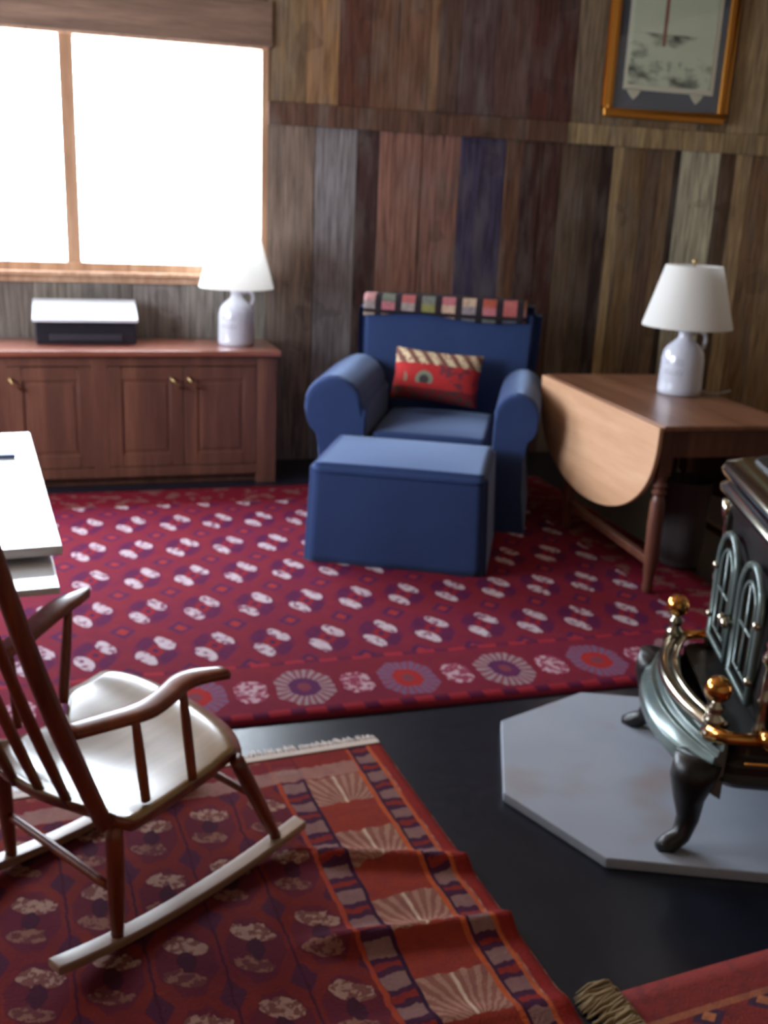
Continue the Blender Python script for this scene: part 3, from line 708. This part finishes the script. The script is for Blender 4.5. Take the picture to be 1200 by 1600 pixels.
roundbox(-.50, .485, .70, .90, .05, 1.045, 'backrest', AC, .045, defo=backd, n=16)
# throw over the top of the back
def throw_m():
    M = Mat('patchwork_throw', (24, 18, 24), .95); x, y, z = M.obj(); 
    P = .112; tx = x/P+.5; fx = tx.fract()-.5; ix = tx.floor()
    rowz = z/.105+y*0.0; fz = rowz.fract()-.5; iz = rowz.floor()
    sq = (fx.abs().lt(.33))*(fz.abs().lt(.40))
    val, colr = M.white(M.vec(ix, iz, (fz.gt(0.0))*3.0+1.0))
    hue = M.ramp(val, [(0, (160, 72, 52)), (.18, (176, 112, 124)), (.36, (188, 166, 136)), (.54, (96, 96, 122)), (.7, (112, 118, 66)), (.85, (168, 128, 70)), (1, (150, 72, 80))])
    n = M.noise(M.co, 60, 2)
    c = M.mix(sq, (22, 14, 22), hue); c = M.mix((n-.45)*1.5, c, (60, 30, 40)); M.color(c); M.bump(M.noise(M.co, 120, 2), .6, .004); return M.m
b = MB(); rings = []
path = []
def back_front(z): return .70+.12*(z-.3)/.75-.03*(1-((z-.75)/.35)**2)
path = [(back_front(.938)-.014, .938), (back_front(.96)-.014, .96), (.79, 1.005), (.80, 1.032), (.83, 1.045), (.90, 1.047), (.97, 1.04), (1.0, 1.02), (1.02, .98), (1.015, .90), (1.0, .75)]
N = 44
for k in range(N+1):
    x = -.475+.90*k/N; a = (x/.5)
    dome = -.012*a*a; drop = .012*sin(x*9)+.015*(x+.44)
    front = []
    for i, (y, z) in enumerate(path):
        bulx = .03*abs(a)**3*(1 if i < 2 else 0)
        zz = z+dome-(drop if i == 0 else 0); front.append(Vector((x, y+bulx+.003*sin(x*40+i), zz)))
    back_ = [v+Vector((0, .008 if i < 3 else (-.004 if i > 6 else 0), -.010 if 2 <= i <= 7 else 0)) for i, v in enumerate(front)][::-1]
    rings.append(front+back_)
b.loops(rings); th = b.build('throw_blanket', throw_m(), smooth=True)
th.location = AC.location + Vector((-.012, 0, .026)); th.rotation_euler = AC.rotation_euler
tag(th, 'dark throw with rows of multicoloured squares draped over the armchair back', 'blanket')
# kilim pillow
def kilim_m():
    M = Mat('kilim', (160, 40, 40), .95); x, y, z = M.obj(); wob = M.noise(M.co, 16, 2)-.5; zz = z+wob*.01
    n = M.noise(M.co, 70, 2)
    dg = (((x+z*.8)/.075).fract()).gt(.45)
    topb = M.mix(dg, (112, 76, 60), (206, 184, 150)); topb = M.mix(n.gt(.58), topb, (120, 60, 60))
    ax = ((x+.06)/.14+.5).fract()-.5; r_ = ((ax*.14)*(ax*.14)+(zz+.03)*(zz+.03)).sqrt()
    red = M.mix(n, (156, 26, 34), (184, 44, 42)); one = x.gt(-.17)*x.lt(.02); nn = M.noise(M.co, 24, 2).gt(.46)
    red = M.mix((r_.lt(.047))*(zz.gt(-.05))*one, red, (118, 120, 100)); red = M.mix((r_.lt(.026))*(zz.gt(-.05))*one, red, (60, 50, 50)); red = M.mix((M.noise(M.co, 19, 2).gt(.56))*x.gt(.02), red, (110, 40, 50))
    red = M.mix(zz.lt(-.075), red, M.mix(M.noise(M.co, 40, 2).gt(.55), (118, 20, 28), (70, 50, 44)))
    c = M.mix(zz.gt(.055), red, topb); M.color(c); M.bump(n, .6, .004); return M.m
def pillow(name, w, h, t_, mat, n=24):
    b = MB(); rings = []
    fr_, bk = [], []
    for j in range(n+1):
        for i in range(n+1):
            a = -1+2*i/n; e = -1+2*j/n
            pin = 1-.06*(1-a*a)*0; X_ = a*w/2*(1-.05*(1-abs(e))*abs(a)**2); Z_ = e*h/2*(1-.07*(1-abs(a)**1.5)*abs(e)**3)
            th_ = t_/2*((1-abs(a)**3.0)**.6)*((1-abs(e)**3.0)**.6)+.002
            fr_.append((X_, -th_, Z_)); bk.append((X_, th_, Z_))
    fs = []
    for j in range(n):
        for i in range(n):
            k = j*(n+1)+i; fs.append((k, k+1, k+n+2, k+n+1)); q = (n+1)**2
            fs.append((q+k, q+k+n+1, q+k+n+2, q+k+1))
    q = (n+1)**2
    per = list(range(n+1))+[(n+1)*(j+1)-1 for j in range(1, n+1)]+[n*(n+1)+i for i in range(n-1, -1, -1)]+[j*(n+1) for j in range(n-1, 0, -1)]
    for k in range(len(per)): fs.append((per[k], q+per[k], q+per[(k+1) % len(per)], per[(k+1) % len(per)]))
    b._add(fr_+bk, fs); return b.build(name, mat, None, smooth=True)
p = pillow('throw_pillow', .475, .285, .13, kilim_m())
ca, sa = cos(A_CH), sin(A_CH)
def chl(x, y, z): return (1.655+ca*x-sa*y, 4.665+sa*x+ca*y, z)
p.location = chl(-.035, .58, .665); p.rotation_euler = (radians(-20), radians(3), A_CH)
tag(p, 'red kilim throw pillow with cream striped top leaning in the blue armchair', 'pillow')

# ------------------------------------------------------------------ ottoman
SEAMF = fabric('seam_blue', (26, 38, 74), (34, 48, 90), .9, .1)
OT = thing('ottoman', 'blue slipcovered rectangular ottoman on the crimson rug before the armchair', 'ottoman', (1.32, 4.08, .01), A_CH)
def otd(c):
    f = max(0, (.40-c.z)/.40); a = c.x/.385; e = (c.y-.305)/.305
    dome = .015*(1-a*a)*(1-e*e) if c.z > .38 else 0
    wob = .003*f*sin(c.x*16)*(1 if c.y < .1 or c.y > .6 else 0)
    return Vector((c.x*(1+.045*f), .305+(c.y-.305)*(1+.04*f)+wob, c.z+dome))
roundbox(-.395, .39, 0, .61, .0, .448, 'skirt_cover', OT, .02, defo=otd, n=14)
b = MB(); P = [(x, -.0015-.002*abs(x), .412) for x in [-.37+.74*k/12 for k in range(13)]]; b.tube(P, .003, 6); b.build('seam', SEAMF, OT, smooth=True)
# ------------------------------------------------------------------ white glossy desk at left
WHT = Mat('white_lacquer', (226, 232, 240), .18, 0, Coat_Weight=.8, Coat_Roughness=.12).m
a_ = radians(5.1)
T = thing('writing_desk', 'glossy white desk with pull-out lower board at the left edge of the photo', 'desk', (-.045, 2.43, .009), a_)
b = MB(); b.box(-.95, 0, 0, 1.25, .715, .74); b.build('desktop', WHT, T, bevel=.006)
b = MB(); b.box(-.85, -.022, -.17, .6, .683, .70); o = b.build('pull_out_board', WHT, T, bevel=.004)
b = MB(); b.box(-.9, -.04, .10, 1.2, .70, .715); b.build('frame', WHT, T, bevel=.004)
WL = wood('desk_leg_dark', (40, 24, 22), (58, 34, 30), (76, 46, 38), 2, .4)
for x, y in ((-.85, .16), (-.85, 1.16)):
    b = MB(); b.tube([(x, y, 0), (x, y, .683)], [.017, .026], 12); b.build('leg', WL, T, smooth=True)
b = MB(); b.box(-.85, -.80, .16, 1.16, .6, .683); b.build('rail', WL, T)
b = MB(); b.box(-.20, .17, -.15, .15, 0, .012); o = b.build('folder', Mat('slate_blue_folder', (92, 108, 150), .5).m, bevel=.002)
o.location = (-.37, 3.44, .749); o.rotation_euler = (0, 0, a_); tag(o, 'grey-blue folder lying on the white desk', 'folder')

# ------------------------------------------------------------------ rocking chair  (s = forward, t = left)
RW = wood('rocker_wood', (84, 32, 16), (118, 50, 24), (148, 76, 40), 2, .35, .8, .05, .3, .2)
SEATM = wood('seat_wood', (132, 102, 64), (154, 124, 82), (176, 146, 104), 0, .3, .6, .04, .9, .22)
RK = wood('rocker_runner_wood', (120, 86, 66), (150, 116, 94), (176, 146, 124), 0, .3, .8, .04, .6, .2)
ds = Vector((.832, .555)); dn = Vector((-.555, .832)); A_RC = atan2(.555, .832)
S0, T0 = 1.05, 1.78
org = (ds*S0+dn*T0)
R = thing('rocking_chair', 'brown spindle-back rocking chair with glossy scooped seat on the orange-red rug', 'chair', (org[0], org[1], 0.009), A_RC)
q = lambda s, t_, z: (s-S0, t_, z-.009)
for sgn in (-1, 1):    # runners
    b = MB(); path = []
    for k in range(25):
        s = .935+.715*k/24
        z = .020+.19*(s-1.27)**2 if s > 1.27 else .020+.30*(s-1.27)**2
        path.append(q(s, (-.212 if sgn < 0 else .203), z))
    rings = [[Vector(p)+Vector((0, a, c)) for a, c in ((-.021, -.011), (.021, -.011), (.021, .011), (-.021, .011))] for p in path]
    b.loops(rings); b.build('runner', RK, R, bevel=.004)
def leg(p0, p1, r0, r1, name='leg', mat=RW):
    b = MB(); P0, P1 = Vector(q(*p0)), Vector(q(*p1)); n = 8
    b.tube([P0.lerp(P1, k/n) for k in range(n+1)], [(r0+(r1-r0)*k/n)*(1+.18*sin(pi*k/n)) for k in range(n+1)], 12)
    return b.build(name, mat, R, smooth=True)
leg((1.40, -.245, .345), (1.575, -.205, .03), .017, .013); leg((1.065, -.25, .34), (1.09, -.212, .03), .018, .013)
leg((1.40, .225, .345), (1.575, .205, .03), .017, .013); leg((1.07, .19, .34), (1.09, .203, .03), .018, .013)
leg((1.083, .20, .155), (1.085, -.205, .155), .009, .009, 'stretcher'); leg((1.485, .215, .20), (1.485, -.225, .20), .009, .009, 'stretcher')
# scooped seat
def seat():
    b = MB(); nS, nT = 30, 24; V = []; Vb = []
    for i in range(nS+1):
        a = i/nS
        for j in range(nT+1):
            e = -1+2*j/nT
            # outline: half width grows to the front; rounded rear corners and front corners
            hwn = .290-.045*sstep(0, .9, a); hwf = .175+.125*sstep(.40, .66, a)
            rear = 1-(1-sstep(0, .14, a))*.16; front = 1-.12*sstep(.84, 1, a)
            T_ = (e*(hwf if e > 0 else hwn))*rear*front
            s_rear = .975+.055*abs(e)**2.5; s_front = 1.525+.03*e-.05*abs(e)**3
            s = s_rear+(s_front-s_rear)*a
            z = .362-.016*math.exp(-((a-.38)/.24)**2)*(1-e*e)*1.3 + .035*(1-sstep(0, .22, a))**2 - .03*sstep(.86, 1, a)**2 +.014*math.exp(-((a-.85)/.1)**2)
            z -= .008*abs(e)**6
            V.append(q(s, T_, z)); Vb.append(q(s+(.01 if a < .05 else (-.02 if a > .95 else 0)), T_*.965, z-.03+.012*sstep(.86, 1, a)))
    n = len(V); fs = []; w1 = nT+1
    for i in range(nS):
        for j in range(nT):
            k = i*w1+j; fs.append((k, k+w1, k+w1+1, k+1)); fs.append((n+k, n+k+1, n+k+w1+1, n+k+w1))
    per = list(range(w1))+[i*w1+nT for i in range(1, nS+1)]+[nS*w1+j for j in range(nT-1, -1, -1)]+[i*w1 for i in range(nS-1, 0, -1)]
    for k in range(len(per)): a1, a2 = per[k], per[(k+1) % len(per)]; fs.append((a1, a2, n+a2, n+a1))
    b._add(V+Vb, fs)
    for f_ in b.bm.faces:
        f_.normal_update()
    o_ = b.build('seat', [SEATM, RW], R, smooth=True)
    for p_ in o_.data.polygons:
        if p_.normal.z < .35: p_.material_index = 1
    return o_
seat()
# back posts, spindles, crest rail
def backline(t_, z): return .985-.0*(z)-.27*(z-.36)+(.05 if False else 0)
TOPZ = 1.08
for sgn, tb in ((-1, -.262), (1, .17)):
    b = MB(); P = []
    for k in range(9):
        a = k/8; z = .36+(TOPZ-.36)*a; P.append(q(1.035-.20*a-.015*sin(pi*a), tb+.02*a if sgn > 0 else tb+.045*a, z))
    b.tube(P, [.020-.006*abs(a/8-.4) for a in range(9)], 12); b.build('back_post', RW, R, smooth=True)
for i in range(5):
    tb = -.172+.074*i; b = MB(); P = []
    for k in range(7):
        a = k/6; z = .375+(TOPZ-.375)*a; P.append(q(.985+.03*abs(i-2)/2-.21*a-.015*sin(pi*a), tb*(1+.05*a), z))
    b.tube(P, [.010, .012, .0125, .0115, .010, .009, .008], 10); b.build('spindle', RW, R, smooth=True)
b = MB(); rings = []
for k in range(17):
    a = -1+k/8; t_ = a*.27; s = .785+.03*a*a; z = TOPZ-.03
    hh = .12*(1-.35*abs(a)**2)
    rings.append([Vector(q(s-.012, t_, z)), Vector(q(s+.012, t_, z)), Vector(q(s-.005, t_, z+hh)), Vector(q(s-.028, t_, z+hh))])
b.loops(rings); b.build('crest_rail', RW, R, bevel=.006)
# arms
AP = {-1: [(.995, -.212, .562), (1.08, -.222, .557), (1.16, -.232, .555), (1.22, -.225, .562), (1.27, -.215, .572), (1.31, -.225, .577), (1.36, -.25, .577)],
      1: [(.985, .19, .56), (1.08, .205, .557), (1.16, .23, .56), (1.23, .26, .572), (1.30, .285, .585), (1.36, .30, .59), (1.41, .315, .59)]}
for sgn in (-1, 1):
    P = AP[sgn]; n = len(P); Wd = [.026, .029, .032, .032, .031, .030, .022] if sgn < 0 else [.024, .028, .034, .038, .038, .030, .008]
    # resample
    b = MB(); rings = []
    for k in range(n*4-3):
        f = k/4; i = min(int(f), n-2); a = f-i
        p0 = P[max(i-1, 0)]; p1 = P[i]; p2 = P[i+1]; p3 = P[min(i+2, n-1)]
        pt = [0.5*((2*p1[m_])+(-p0[m_]+p2[m_])*a+(2*p0[m_]-5*p1[m_]+4*p2[m_]-p3[m_])*a*a+(-p0[m_]+3*p1[m_]-3*p2[m_]+p3[m_])*a**3) for m_ in range(3)]
        wd = Wd[i]*(1-a)+Wd[i+1]*a; c = Vector(q(*pt))
        rings.append([c+Vector((0, wd*cos(th), .013*(1 if sin(th) > 0 else -1)*abs(sin(th))**.6)) for th in [2*pi*m_/12 for m_ in range(12)]])
    b.loops(rings); b.build('arm', RW, R, smooth=True)
leg((1.145, -.25, .36), (1.135, -.235, .552), .010, .0085, 'arm_support'); leg((1.265, -.255, .36), (1.265, -.225, .566), .010, .0085, 'arm_support')
leg((1.13, .205, .36), (1.13, .22, .552), .010, .0085, 'arm_support'); leg((1.27, .235, .36), (1.33, .285, .58), .012, .010, 'arm_support')
